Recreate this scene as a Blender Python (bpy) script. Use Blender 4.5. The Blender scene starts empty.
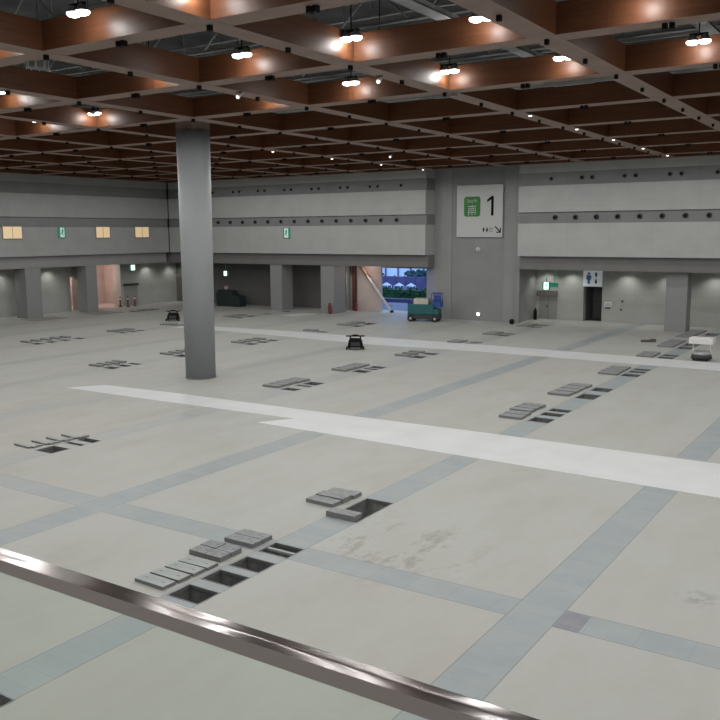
import bpy, bmesh, math, random
from math import sin, cos, pi, radians
from mathutils import Vector, Matrix
C = bpy.context.scene.collection
random.seed(7)

# ------------------------------------------------------------------ camera
scn = bpy.context.scene
CAM = Vector((0.0, 0.0, 7.0))
yaw, pitch, roll = radians(-33.1034), radians(-8.4812), radians(-0.30464)
F = Vector((sin(yaw)*cos(pitch), cos(yaw)*cos(pitch), sin(pitch)))
r0 = Vector((cos(yaw), -sin(yaw), 0)); u0 = r0.cross(F)
rr = r0*cos(roll) + u0*sin(roll); uu = -r0*sin(roll) + u0*cos(roll)
cd = bpy.data.cameras.new('camera'); cam = bpy.data.objects.new('camera', cd); C.objects.link(cam)
cd.sensor_width = 36; cd.lens = 854.17*36/720; cd.clip_start = 0.05; cd.clip_end = 600
Mx = Matrix((rr, uu, -F)).transposed().to_4x4(); Mx.translation = CAM
cam.matrix_world = Mx
scn.camera = cam
# ------------------------------------------------------------------ world (dusk sky, reaches the hall only through the gate)
w = bpy.data.worlds.new('dusk'); scn.world = w; w.use_nodes = True
bg = w.node_tree.nodes['Background']; bg.inputs[0].default_value = (0.38, 0.60, 1.0, 1); bg.inputs[1].default_value = 1.9
# ------------------------------------------------------------------ exposure
vs = scn.view_settings
vs.view_transform = 'Standard'; vs.look = 'None'; vs.gamma = 1; vs.use_curve_mapping = False; vs.exposure = 0.0
LAMP_W = 42; FILL_W = 232; LAMP_COL = (1.0, 0.985, 0.965)

# ------------------------------------------------------------------ materials
def mat(name, col, rough=0.6, metal=0.0, noise=0.0, nscale=3.0, emit=None, estr=0.0, bump=0.0, spec=0.5):
    m = bpy.data.materials.new(name); m.use_nodes = True
    nt = m.node_tree; p = nt.nodes['Principled BSDF']
    p.inputs['Base Color'].default_value = (*col, 1); p.inputs['Roughness'].default_value = rough
    p.inputs['Metallic'].default_value = metal; p.inputs['Specular IOR Level'].default_value = spec
    if noise:
        tc = nt.nodes.new('ShaderNodeTexCoord'); n = nt.nodes.new('ShaderNodeTexNoise')
        n.inputs['Scale'].default_value = nscale; n.inputs['Detail'].default_value = 5
        mr = nt.nodes.new('ShaderNodeMapRange'); mr.inputs[1].default_value = .3; mr.inputs[2].default_value = .7
        mr.inputs[3].default_value = 1-noise; mr.inputs[4].default_value = 1+noise
        mx = nt.nodes.new('ShaderNodeVectorMath'); mx.operation = 'SCALE'; mx.inputs[0].default_value = col
        nt.links.new(tc.outputs['Object'], n.inputs['Vector']); nt.links.new(n.outputs[0], mr.inputs[0])
        nt.links.new(mr.outputs[0], mx.inputs['Scale']); nt.links.new(mx.outputs[0], p.inputs['Base Color'])
        if bump:
            b = nt.nodes.new('ShaderNodeBump'); b.inputs['Strength'].default_value = bump; b.inputs['Distance'].default_value = .02
            nt.links.new(n.outputs[0], b.inputs['Height']); nt.links.new(b.outputs[0], p.inputs['Normal'])
    if emit:
        p.inputs['Emission Color'].default_value = (*emit, 1); p.inputs['Emission Strength'].default_value = estr
    return m

class NG:                                   # tiny node helper
    def __init__(s, m): s.m = m; s.nt = m.node_tree; s.p = s.nt.nodes['Principled BSDF']
    def n(s, t, **k):
        x = s.nt.nodes.new(t)
        for a, b in k.items(): setattr(x, a, b)
        return x
    def l(s, a, b): s.nt.links.new(a, b)
    def math(s, op, a, b=None):
        x = s.n('ShaderNodeMath', operation=op)
        for i, v in enumerate((a, b)):
            if v is None: continue
            if isinstance(v, (int, float)): x.inputs[i].default_value = v
            else: s.l(v, x.inputs[i])
        return x.outputs[0]
    def mix(s, f, a, b, mode='MIX'):
        x = s.n('ShaderNodeMix', data_type='RGBA', blend_type=mode)
        for k, v in ((0, f), (6, a), (7, b)):
            if isinstance(v, (int, float)): x.inputs[k].default_value = v
            elif isinstance(v, tuple): x.inputs[k].default_value = (*v, 1)
            else: s.l(v, x.inputs[k])
        return x.outputs[2]
    def noise(s, vec, scale, detail=4, rough=.55):
        x = s.n('ShaderNodeTexNoise'); x.inputs['Scale'].default_value = scale; x.inputs['Detail'].default_value = detail
        x.inputs['Roughness'].default_value = rough; s.l(vec, x.inputs['Vector']); return x.outputs[0]
    def rng(s, v, a, b, c=0., d=1.):
        x = s.n('ShaderNodeMapRange'); s.l(v, x.inputs[0])
        for i, q in enumerate((a, b, c, d)): x.inputs[i+1].default_value = q
        return x.outputs[0]

def concrete():
    m = mat('floor_concrete', (.5, .49, .45), .62, spec=.3); g = NG(m)
    tc = g.n('ShaderNodeTexCoord'); P = tc.outputs['Object']
    sx = g.n('ShaderNodeSeparateXYZ'); g.l(P, sx.inputs[0])
    st = g.n('ShaderNodeVectorMath', operation='MULTIPLY'); g.l(P, st.inputs[0]); st.inputs[1].default_value = (1, .45, 1)
    big = g.noise(P, .09, 3); mid = g.noise(st.outputs[0], .7, 6, .62); fine = g.noise(P, 9, 4)
    # one tone per cast bay
    cx = g.math('FLOOR', g.math('DIVIDE', g.math('ADD', sx.outputs[0], 5.46), 6.0)); cy = g.math('FLOOR', g.math('DIVIDE', g.math('ADD', sx.outputs[1], -14.35), 12.0))
    cb = g.n('ShaderNodeCombineXYZ'); g.l(cx, cb.inputs[0]); g.l(cy, cb.inputs[1])
    wn = g.n('ShaderNodeTexWhiteNoise', noise_dimensions='3D'); g.l(cb.outputs[0], wn.inputs[0])
    col = g.mix(g.rng(big, .35, .65), (.485, .50, .475), (.475, .47, .435))
    col = g.mix(g.rng(wn.outputs[0], 0, 1, 0, .35), col, (.45, .475, .455))
    col = g.mix(g.rng(mid, .45, .75, 0, .45), col, (.40, .38, .33))
    st2 = g.noise(P, .55, 7, .7)
    col = g.mix(g.rng(st2, .66, .72, 0, .55), col, (.30, .27, .22))
    col = g.mix(g.rng(fine, .3, .7, 0, .12), col, (.36, .36, .34))
    # brown spill marks in the bay beyond the nearest plates
    d = g.n('ShaderNodeVectorMath', operation='DISTANCE'); g.l(P, d.inputs[0]); d.inputs[1].default_value = (-9.4, 15.9, 0)
    sp = g.noise(st.outputs[0], 1.3, 7, .7)
    f = g.math('MULTIPLY', g.rng(d.outputs['Value'], .8, 2.6, 1, 0), g.rng(sp, .5, .62))
    col = g.mix(g.math('MULTIPLY', f, .75), col, (.26, .23, .18))
    d2 = g.n('ShaderNodeVectorMath', operation='DISTANCE'); g.l(P, d2.inputs[0]); d2.inputs[1].default_value = (-3.05, 16.6, 0)
    f2 = g.math('MULTIPLY', g.rng(d2.outputs['Value'], .15, .5, 1, 0), g.rng(g.noise(P, 4, 5), .45, .55))
    col = g.mix(g.math('MULTIPLY', f2, .6), col, (.27, .27, .25))
    g.l(col, g.p.inputs['Base Color'])
    g.l(g.rng(mid, .3, .7, .5, .7), g.p.inputs['Roughness'])
    return m

def plates(axis):
    m = mat('duct_cover_plates_%s' % axis, (.38, .43, .45), .5); g = NG(m)
    tc = g.n('ShaderNodeTexCoord'); P = tc.outputs['Object']
    sx = g.n('ShaderNodeSeparateXYZ'); g.l(P, sx.inputs[0])
    along, across = (sx.outputs[1], sx.outputs[0]) if axis == 'y' else (sx.outputs[0], sx.outputs[1])
    step = .42 if axis == 'y' else .9
    a = g.math('DIVIDE', along, step); fr = g.math('FRACT', a)
    if axis == 'y':
        u = g.math('MODULO', g.math('ADD', across, 5.92+120), 6.0); wd = .9
    else:
        u = g.math('SUBTRACT', across, 13.95); wd = .79
    cell = g.n('ShaderNodeCombineXYZ'); g.l(g.math('FLOOR', a), cell.inputs[0]); g.l(g.math('FLOOR', g.math('DIVIDE', across, 3.)), cell.inputs[1])
    wn = g.n('ShaderNodeTexWhiteNoise', noise_dimensions='3D'); g.l(cell.outputs[0], wn.inputs[0])
    col = g.mix(wn.outputs[0], (.30, .35, .365), (.335, .38, .39))
    col = g.mix(g.rng(g.noise(P, 1.1, 6, .65), .4, .7, 0, .5), col, (.42, .455, .45))
    col = g.mix(g.rng(g.noise(P, .35, 3), .5, .62, 0, .4), col, (.33, .35, .37))
    col = g.mix(g.rng(sx.outputs[0], -17.5, -24.5, 0, .72), col, (.44, .445, .425))
    seam = g.math('LESS_THAN', fr, .03 if axis == 'y' else .016)
    col = g.mix(g.math('MULTIPLY', seam, .35), col, (.2, .22, .23))
    e = g.math('ADD', g.math('LESS_THAN', u, .022), g.math('GREATER_THAN', u, wd-.022))
    col = g.mix(g.math('MULTIPLY', g.math('MINIMUM', e, 1.), .6), col, (.17, .18, .18))
    g.l(col, g.p.inputs['Base Color'])
    return m

def ribbed(name, col, step, depth=.12):
    m = mat(name, col, .7, spec=.3); g = NG(m)
    tc = g.n('ShaderNodeTexCoord'); sx = g.n('ShaderNodeSeparateXYZ'); g.l(tc.outputs['Object'], sx.inputs[0])
    fr = g.math('FRACT', g.math('DIVIDE', sx.outputs[2], step))
    ln = g.math('LESS_THAN', fr, .1)
    n = g.noise(tc.outputs['Object'], .8, 4)
    c = g.mix(g.rng(n, .35, .65), col, tuple(x*.92 for x in col))
    c = g.mix(g.math('MULTIPLY', ln, depth*2.2), c, tuple(x*.6 for x in col))
    vx = g.math('FRACT', g.math('DIVIDE', g.math('ADD', sx.outputs[0], sx.outputs[1]), 3.0))
    c = g.mix(g.math('MULTIPLY', g.math('LESS_THAN', vx, .008), .35), c, tuple(x*.6 for x in col))
    g.l(c, g.p.inputs['Base Color'])
    return m

def beam_wood():
    m = mat('beam_side_panels', (.2, .09, .05), .40, spec=.32); g = NG(m)
    tc = g.n('ShaderNodeTexCoord'); sc = g.n('ShaderNodeVectorMath', operation='MULTIPLY'); g.l(tc.outputs['Object'], sc.inputs[0]); sc.inputs[1].default_value = (.5, .5, 9)
    n = g.noise(sc.outputs[0], 1.2, 5)
    c = g.mix(g.rng(n, .3, .7), (.088, .033, .015), (.13, .049, .021))
    sx = g.n('ShaderNodeSeparateXYZ'); g.l(tc.outputs['Object'], sx.inputs[0])
    sm = g.math('LESS_THAN', g.math('FRACT', g.math('DIVIDE', g.math('ADD', g.math('ADD', sx.outputs[0], sx.outputs[1]), .2), 2.95)), .008)
    c = g.mix(g.math('MULTIPLY', sm, .5), c, (.05, .02, .012))
    g.l(c, g.p.inputs['Base Color'])
    return m

M = dict(
    conc=concrete(), py=plates('y'), px=plates('x'),
    wood=beam_wood(), flange=mat('beam_underside', (.24, .165, .135), .6, noise=.12, nscale=1.5),
    black=mat('black_metal', (.010, .009, .009), .7, spec=.15), dark=mat('dark_grey', (.04, .04, .042), .6),
    deck=mat('roof_deck', (.15, .16, .165), .8, noise=.3, nscale=.6), steel=mat('galvanised_steel', (.42, .44, .45), .5, .3, noise=.2, nscale=2),
    duct=mat('air_duct', (.34, .36, .37), .45, .4, noise=.15, nscale=1.5),
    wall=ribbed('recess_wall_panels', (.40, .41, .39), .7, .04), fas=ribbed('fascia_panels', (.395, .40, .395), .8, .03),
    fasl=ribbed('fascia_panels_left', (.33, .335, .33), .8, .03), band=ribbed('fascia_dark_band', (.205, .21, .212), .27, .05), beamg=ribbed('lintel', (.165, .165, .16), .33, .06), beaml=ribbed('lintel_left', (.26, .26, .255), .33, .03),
    pier=ribbed('pier_panels', (.29, .295, .295), .6, .04), pierd=ribbed('pier_centre_panels', (.26, .265, .265), .6, .04),
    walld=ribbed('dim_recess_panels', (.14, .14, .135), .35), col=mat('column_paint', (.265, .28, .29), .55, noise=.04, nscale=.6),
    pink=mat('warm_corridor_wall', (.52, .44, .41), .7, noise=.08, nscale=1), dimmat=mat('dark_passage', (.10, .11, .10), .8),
    white=mat('white_paint', (.75, .75, .74), .5), sign=mat('sign_white', (.46, .47, .465), .45), signgreen=mat('sign_green', (.012, .17, .016), .45),
    ink=mat('sign_black', (.008, .008, .009), .9, spec=.1), blue=mat('sign_blue', (.05, .19, .50), .5),
    sheet=mat('white_floor_sheet', (.70, .72, .72), .45, noise=.05, nscale=.8), glow=mat('exit_glow', (.6, .9, .8), .4, emit=(.65, 1., .86), estr=2.2),
    egreen=mat('exit_green', (.02, .26, .17), .5, emit=(.03, .4, .25), estr=.15), ewhite=mat('exit_white', (.7, .8, .76), .5, emit=(.7, .9, .85), estr=.18),
    window=mat('lit_window', (.6, .5, .32), .5, emit=(1., .70, .40), estr=.40), frame=mat('window_frame', (.22, .20, .17), .5),
    lampglass=mat('lamp_glass', (.9, .9, .9), .4, emit=(1., .985, .96), estr=9.),
    bulb=mat('small_bulb', (.9, .9, .9), .4, emit=(1., .93, .82), estr=3.),
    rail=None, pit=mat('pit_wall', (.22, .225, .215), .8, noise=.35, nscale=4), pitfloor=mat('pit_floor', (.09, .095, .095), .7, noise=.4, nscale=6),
    rim=mat('pit_rim', (.24, .25, .25), .5, .4), pipe=mat('pit_pipe', (.33, .36, .36), .4, .5),
    covl=mat('cover_light', (.36, .395, .38), .55, noise=.1, nscale=5), covd=mat('cover_dark', (.265, .28, .285), .6, noise=.28, nscale=9),
    edge=mat('cover_edge', (.2, .205, .205), .6),
    teal=mat('teal_paint', (.010, .105, .115), .45, noise=.1), bluep=mat('blue_paint', (.03, .07, .30), .45), rubber=mat('rubber', (.02, .02, .02), .8),
    cream=mat('cream_box', (.52, .50, .42), .6), red=mat('red_paint', (.16, .015, .015), .5), tgreen=mat('dark_teal_cloth', (.008, .022, .02), .7),
    grass=mat('hedge_leaves', (.03, .10, .035), .9, noise=.5, nscale=5, bump=.6), tree=mat('tree_leaves', (.018, .06, .07), .9, noise=.5, nscale=2, bump=.8),
    road=mat('violet_paving', (.17, .16, .21), .8, noise=.2, nscale=.6), pale=mat('pale_facade', (.80, .88, .95), .5, noise=.08, nscale=.4), tent=mat('tent_cloth', (.62, .66, .75), .6),
    purple=mat('violet_panels', (.14, .12, .26), .7, noise=.2, nscale=1), trunk=mat('trunk', (.05, .04, .04), .9),
    mat=mat('floor_mat', (.16, .15, .14), .9, noise=.3, nscale=3), greyshell=mat('grey_shell', (.12, .13, .13), .5),
    slab=mat('balcony_slab', (.5, .47, .46), .8),
)
def railmat():
    m = mat('brushed_steel', (.42, .395, .39), .15, 1.0); g = NG(m)
    tg = g.n('ShaderNodeTangent', direction_type='RADIAL', axis='Z'); g.l(tg.outputs[0], g.p.inputs['Tangent'])
    g.p.inputs['Anisotropic'].default_value = .8; g.p.inputs['Anisotropic Rotation'].default_value = .25
    return m
M['rail'] = railmat()
def glassmat():
    m = bpy.data.materials.new('balustrade_glass'); m.use_nodes = True; nt = m.node_tree; nt.nodes.clear()
    o = nt.nodes.new('ShaderNodeOutputMaterial'); t = nt.nodes.new('ShaderNodeBsdfTransparent'); t.inputs[0].default_value = (.955, .985, .965, 1)
    gl = nt.nodes.new('ShaderNodeBsdfGlossy'); gl.inputs['Roughness'].default_value = .02
    f = nt.nodes.new('ShaderNodeMath'); f.operation = 'MULTIPLY'; lw = nt.nodes.new('ShaderNodeLayerWeight'); lw.inputs[0].default_value = .3; nt.links.new(lw.outputs['Facing'], f.inputs[0]); f.inputs[1].default_value = .10; mx = nt.nodes.new('ShaderNodeMixShader')
    nt.links.new(f.outputs[0], mx.inputs[0]); nt.links.new(t.outputs[0], mx.inputs[1]); nt.links.new(gl.outputs[0], mx.inputs[2]); nt.links.new(mx.outputs[0], o.inputs[0])
    return m
M['glass'] = glassmat()

# ------------------------------------------------------------------ mesh helpers
class MB:
    def __init__(s): s.bm = bmesh.new()
    def box(s, x0, x1, y0, y1, z0, z1, mi=0, rot=None, piv=None):
        vs_ = [s.bm.verts.new((x, y, z)) for x in (x0, x1) for y in (y0, y1) for z in (z0, z1)]
        for q in ((0,1,3,2),(4,6,7,5),(0,4,5,1),(2,3,7,6),(0,2,6,4),(1,5,7,3)):
            f = s.bm.faces.new([vs_[i] for i in q]); f.material_index = mi
        if rot is not None:
            piv = Vector(piv) if piv else Vector(((x0+x1)/2, (y0+y1)/2, (z0+z1)/2))
            for v in vs_: v.co = piv + rot @ (v.co - piv)
        return vs_
    def tube(s, pts, r, seg=10, mi=0, caps=True):
        pts = [Vector(p) for p in pts]; rs = r if isinstance(r, (list, tuple)) else [r]*len(pts); rings = []
        for i, p in enumerate(pts):
            d = (pts[min(i+1, len(pts)-1)] - pts[max(i-1, 0)]).normalized()
            a = d.cross(Vector((0, 0, 1)) if abs(d.z) < .9 else Vector((1, 0, 0))).normalized(); b = d.cross(a)
            rings.append([s.bm.verts.new(p + (a*cos(2*pi*k/seg) + b*sin(2*pi*k/seg))*rs[i]) for k in range(seg)])
        for A, B in zip(rings, rings[1:]):
            for k in range(seg):
                f = s.bm.faces.new((A[k], A[(k+1) % seg], B[(k+1) % seg], B[k])); f.material_index = mi; f.smooth = True
        if caps:
            for R_ in (rings[0], rings[-1]): f = s.bm.faces.new(R_); f.material_index = mi
    def prism(s, poly, axis, a, b, mi=0):
        # poly: 2D points; axis 'y': (x,z) extruded y a..b ; 'z': (x,y) ; 'x': (y,z)
        def P(u, v, t): return {'y': (u, t, v), 'z': (u, v, t), 'x': (t, u, v)}[axis]
        A = [s.bm.verts.new(P(u, v, a)) for u, v in poly]; B = [s.bm.verts.new(P(u, v, b)) for u, v in poly]
        n = len(poly)
        for f in (s.bm.faces.new(A), s.bm.faces.new(B[::-1])): f.material_index = mi
        for k in range(n): s.bm.faces.new((A[k], B[k], B[(k+1) % n], A[(k+1) % n])).material_index = mi
    def sphere(s, c, r, sc=(1, 1, 1), mi=0, u=12, v=8):
        res = bmesh.ops.create_uvsphere(s.bm, u_segments=u, v_segments=v, radius=r, matrix=Matrix.Translation(c) @ Matrix.Diagonal((*sc, 1)))
        for f in {f for vv in res['verts'] for f in vv.link_faces}: f.material_index = mi; f.smooth = True
    def build(s, name, mats, parent=None, loc=None, bevel=0):
        bmesh.ops.recalc_face_normals(s.bm, faces=s.bm.faces)
        me = bpy.data.meshes.new(name); s.bm.to_mesh(me); s.bm.free()
        for m in (mats if isinstance(mats, (list, tuple)) else [mats]): me.materials.append(m)
        o = bpy.data.objects.new(name, me); C.objects.link(o)
        if parent: o.parent = parent
        if loc: o.location = loc
        if bevel:
            b = o.modifiers.new('bevel', 'BEVEL'); b.width = bevel; b.segments = 2
        return o
def tag(o, label=None, cat=None, group=None, kind=None):
    if label: o['label'] = label
    if cat: o['category'] = cat
    if group: o['group'] = group
    if kind: o['kind'] = kind
    return o
def empty(name, loc=(0, 0, 0), rz=0):
    o = bpy.data.objects.new(name, None); C.objects.link(o); o.location = loc; o.rotation_euler = (0, 0, rz); o.empty_display_size = .2; return o
def copy_tree(o, parent=None):
    c = o.copy(); C.objects.link(c)
    if parent: c.parent = parent
    for ch in list(o.children): copy_tree(ch, c)
    return c
def S(o): o['kind'] = 'structure'; return o
def light(name, kind, loc, energy, col=(1, 1, 1), size=.15, spot=None, blend=.5, rot=None, parent=None):
    d = bpy.data.lights.new(name, kind); d.energy = energy; d.color = col
    if kind == 'AREA': d.size = size
    else: d.shadow_soft_size = size
    if spot: d.spot_size = radians(spot); d.spot_blend = blend
    o = bpy.data.objects.new(name, d); C.objects.link(o); o.location = loc
    if rot: o.rotation_euler = rot
    if parent: o.parent = parent
    return o
BOX = lambda name, m, *a: S((lambda b: (b.box(*a), b.build(name, m))[1])(MB()))

# ------------------------------------------------------------------ data: pits (x0, x1, y0, y1) and their covers
B_, D_, F_, H_, I_ = -11.86, -23.83, -35.8, -47.85, -59.8
W_ = .84
def row(x, *ys): return [(x, x+W_, a, b) for a, b in ys]
GR = [  # (group phrase, category phrase, pits, covers[(x,y,len,wid,z,tilt,mat)])
 ('row nearest the handrail', row(B_, (11.2,11.85),(12.15,12.75),(13.0,13.62),(13.97,14.62))),
 ('pair beside the brown floor stain', row(B_, (16.72,17.12),(17.12,18.5))),
 ('row behind the wide white sheet', row(B_, (29.6,30.4),(30.85,31.45),(31.75,32.3))),
 ('middle pair of the right channel', row(B_, (34.85,36.0),(36.85,37.75))),
 ('right channel before the far sheet', row(B_, (41.5,42.3),(42.75,43.35),(43.6,44.2))),
 ('right channel behind the far sheet', row(B_, (48.45,49.2),(49.5,50.2))),
 ('pair left of the white cart', row(B_, (53.0,54.2),(54.6,55.8))),
 ('pair nearest the right pillar', row(B_, (58.4,60.2),(60.8,62.3))),
 ('left front cluster', row(D_, (17.0,17.75),(18.16,18.38),(18.65,19.05))),
 ('cluster right of the round column', row(D_, (29.9,30.45),(31.0,31.32),(31.5,32.25))),
 ('cluster before the black floor machine', row(D_, (35.7,36.4),(36.75,37.1),(37.3,37.9))),
 ('centre cluster touching the far sheet', row(D_, (41.6,42.4),(43.1,43.8))),
 ('centre pair behind the far sheet', row(D_, (48.5,49.0),(49.3,49.8))),
 ('pair before the signed pier', row(D_, (53.5,54.3),(54.6,55.2))),
 ('pair by the foot of the pier', row(D_, (59.5,60.3),(60.8,61.6))),
 ('cluster left of the round column', row(F_, (29.9,30.5),(30.8,31.3),(31.6,32.0))),
 ('cluster half hidden by the round column', row(F_, (35.0,35.8),(36.4,37.2))),
 ('far cluster behind the column, right side', row(F_, (41.2,41.9),(42.4,43.0),(43.4,44.0))),
 ('pair on the far white sheet edge', row(F_, (46.9,47.3),(49.1,49.6))),
 ('pair before the pink doorway', row(F_, (53.4,54.4),(55.0,56.2))),
 ('far left row before pillars', row(H_, (34.2,34.8),(35.3,35.9),(36.4,36.9),(37.6,38.1))),
 ('row beside the second left pillar', row(H_, (41.4,41.9),(42.3,42.8),(43.1,43.5))),
 ('pair by the small black floor machine', row(H_, (46.7,47.1),(47.4,47.8))),
 ('pair before the dark recess', row(H_, (53.9,54.6),(55.3,56.2))),
 ('pair at the first back pillar', row(H_, (57.7,58.3),(60.3,61.2))),
]
PITS = [p for g in GR for p in g[1]]
PITS += [(-11.86, -11.0, 6.3, 7.25)]
# ------------------------------------------------------------------ floor
def floor():
    X0, X1, Y0, Y1 = -66.0, 18.0, -6.0, 66.6
    xs = {X0, X1}; ys = {Y0, Y1, 13.95, 14.74}
    strips = []
    k = -1
    while -5.92-6*k > X0:
        strips.append((-5.92-6*k, -5.02-6*k)); k += 1
    for a, b in strips: xs |= {a, b}
    for p in PITS: xs |= {p[0], p[1]}; ys |= {p[2], p[3]}
    xs = sorted(x for x in xs if X0 <= x <= X1); ys = sorted(ys)
    bm = bmesh.new(); vid = {}
    def V(i, j):
        if (i, j) not in vid: vid[i, j] = bm.verts.new((xs[i], ys[j], 0))
        return vid[i, j]
    for i in range(len(xs)-1):
        cx = (xs[i]+xs[i+1])/2
        iny = any(a < cx < b for a, b in strips)
        for j in range(len(ys)-1):
            cy = (ys[j]+ys[j+1])/2
            if any(p[0] < cx < p[1] and p[2] < cy < p[3] for p in PITS): continue
            f = bm.faces.new((V(i, j), V(i+1, j), V(i+1, j+1), V(i, j+1)))
            f.material_index = 1 if iny else (2 if 13.95 < cy < 14.74 else 0)
    me = bpy.data.meshes.new('floor'); bm.to_mesh(me); bm.free()
    for m in (M['conc'], M['py'], M['px']): me.materials.append(m)
    o = bpy.data.objects.new('floor', me); C.objects.link(o); S(o)
floor()
BOX('trim_1', mat('dark_plate', (.24, .25, .28), .5, noise=.1), -5.02, -4.55, 13.96, 14.73, 0.0, .003)

# ------------------------------------------------------------------ walls
YF, YP, XL = 60.5, 62.1, -61.6
def fascia(name, a, b, front, back, axis):
    m = MB()
    def bx(f, z0, z1, mi):
        if axis == 'y': m.box(a, b, f, back, z0, z1, mi)
        else: m.box(back, f, a, b, z0, z1, mi)
    sg = 1 if axis == 'y' else -1
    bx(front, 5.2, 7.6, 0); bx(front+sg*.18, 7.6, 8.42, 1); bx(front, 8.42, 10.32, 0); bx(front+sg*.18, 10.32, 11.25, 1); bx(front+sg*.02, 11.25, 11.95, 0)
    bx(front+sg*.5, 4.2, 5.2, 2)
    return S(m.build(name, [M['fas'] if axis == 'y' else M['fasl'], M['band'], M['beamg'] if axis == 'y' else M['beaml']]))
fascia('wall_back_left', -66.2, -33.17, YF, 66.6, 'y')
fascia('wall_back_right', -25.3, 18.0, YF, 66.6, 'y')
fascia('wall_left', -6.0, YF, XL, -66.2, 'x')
BOX('trim_2', M['black'], XL-.02, XL+.012, 60.40, YF+.02, 5.2, 11.9)                  # corner joint
# pier with sign
m = MB(); m.box(-33.17, -31.64, YP, 66.6, 0, 12); m.box(-27.09, -25.9, YP, 66.6, 0, 12); m.box(-25.9, -25.3, YP, 66.6, 4.2, 12); m.box(-31.64, -27.09, YP+.06, 66.6, 0, 12, 1)
S(m.build('wall_pier', [M['pier'], M['pierd']]))
# recess walls. right
DR0, DR1 = -21.98, -20.5
m = MB()
m.box(-25.9, DR0, 66.0, 66.6, 0, 4.2); m.box(DR1, 18, 66.0, 66.6, 0, 4.2); m.box(DR0, DR1, 66.0, 66.6, 2.72, 4.2)
m.box(-25.4, 18, 66.6, 66.75, 4.2, 4.3)
S(m.build('wall_recess_right', M['wall']))
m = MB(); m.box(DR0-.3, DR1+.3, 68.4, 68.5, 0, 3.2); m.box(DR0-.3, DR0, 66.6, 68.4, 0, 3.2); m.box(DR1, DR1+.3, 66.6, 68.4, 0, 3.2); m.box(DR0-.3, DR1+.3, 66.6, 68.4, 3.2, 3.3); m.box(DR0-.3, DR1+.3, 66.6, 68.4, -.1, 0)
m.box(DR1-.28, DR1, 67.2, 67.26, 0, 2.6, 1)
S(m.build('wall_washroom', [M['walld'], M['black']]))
# left recess wall (x=-65.2) with two openings into a warm lit corridor
m = MB()
for a, b in ((-6, 51.35), (52.3, 54.45), (57.3, 66.0)): m.box(-66.2, -65.2, a, b, 0, 4.2)
S(m.build('wall_recess_left', M['wall']))
m = MB(); m.box(-69.6, -69.5, 50, 59, 0, 4.2); m.box(-69.5, -66.2, 59, 59.1, 0, 4.2); m.box(-69.5, -66.2, 50, 50.1, 0, 4.2); m.box(-69.6, -66.2, 50, 59.1, 4.2, 4.3); m.box(-69.6, -66.0, 50, 59.1, -.1, 0)
S(m.build('wall_corridor_left', M['pink']))
# back-left recess wall with doorway, warm wall, gate
m = MB()
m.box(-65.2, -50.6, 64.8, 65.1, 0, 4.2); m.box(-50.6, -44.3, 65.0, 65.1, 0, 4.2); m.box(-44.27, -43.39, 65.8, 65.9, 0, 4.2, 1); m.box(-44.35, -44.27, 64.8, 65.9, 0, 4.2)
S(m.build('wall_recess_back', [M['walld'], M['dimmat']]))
m = MB(); m.box(-43.39, -43.3, 64.3, 65.9, 0, 4.2, 1); m.box(-43.39, -42.9, 64.9, 65.2, 0, 4.2, 1)
m.box(-42.52, -39.95, 64.8, 65.0, 0, 4.2, 0)
S(m.build('wall_warm', [M['pink'], M['wall']]))
m = MB(); m.box(-35.1, -33.17, 64.8, 66.6, 0, 4.2); m.box(-33.9, -33.17, 62.1, 64.8, 0, 4.2); m.box(-39.95, -35.1, 64.8, 65.2, 3.9, 4.2); m.box(-42.9, -42.5, 64.9, 65.2, 0, 4.2)
S(m.build('wall_gate', mat('gate_wall', (.26, .27, .33), .7)))
BOX('trim_3', mat('dark_red_post', (.11, .035, .03), .6), -42.86, -42.6, 64.5, 64.8, 0, 4.2)
BOX('trim_4', mat('gate_threshold', (.52, .50, .46), .7), -39.9, -35.2, 63.9, 65.2, 0, .03)
# pillars in front of the recesses
PIL = mat('pillar_paint', (.235, .24, .24), .6)
def pillar(name, x0, x1, y0, y1): return BOX(name, PIL, x0, x1, y0, y1, 0, 4.2)
pillar('wall_pillar', -49.56, -48.25, 61.1, 62.7); pillar('wall_pillar.001', -43.9, -42.5, 61.1, 62.9)
pillar('wall_pillar.002', -14.75, -13.3, 61.9, 63.2)
pillar('wall_pillar.003', -63.6, -62.15, 44.5, 46.0); pillar('wall_pillar.004', -63.3, -62.15, 50.7, 51.9)
pillar('wall_pillar.005', -25.9, -25.6, 61.7, 62.1)
# near walls (behind and beside the camera)
BOX('wall_right', M['wall'], 18, 18.3, -6, 66.6, 0, 12); BOX('wall_near', M['wall'], -66, 18, -6.3, -6, 0, 12)
# downlights inside the recesses
def downlight(x, y, e=30, c=(1., .98, .92)):
    m = MB(); m.tube([(0, 0, 0), (0, 0, -.05)], .16, 14, 0); m.tube([(0, 0, -.045), (0, 0, -.06)], .12, 14, 1)
    o = m.build('recessed_downlight', [M['white'], M['bulb']], loc=(x, y, 4.2))
    light('downlight_lamp', 'SPOT', (0, 0, -.1), e, c, .08, 130, .8, parent=o)
    return o
DL = [(-24.9,65.2,'over the exit door of the right recess'),(-22.9,65.2,'left of the washroom sign'),(-18.5,65.2,'right of the washroom doorway'),(-15.4,65.2,'left of the right recess pillar'),(-12.2,65.2,'right of the right recess pillar'),
      (-64.5,44.0,'left of the first left pillar'),(-64.5,48.9,'between the two left pillars'),(-64.5,60.6,'right of the left recess door'),(-64.4,63.8,'in the far left corner of the recess'),
      (-43.1,63.4,'beside the second back pillar')]
for x, y, t in DL: tag(downlight(x, y, 100 if x > -30 else 75), 'small round downlight in the recess soffit %s' % t, 'ceiling light', 'downlights in the recess soffits')
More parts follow.
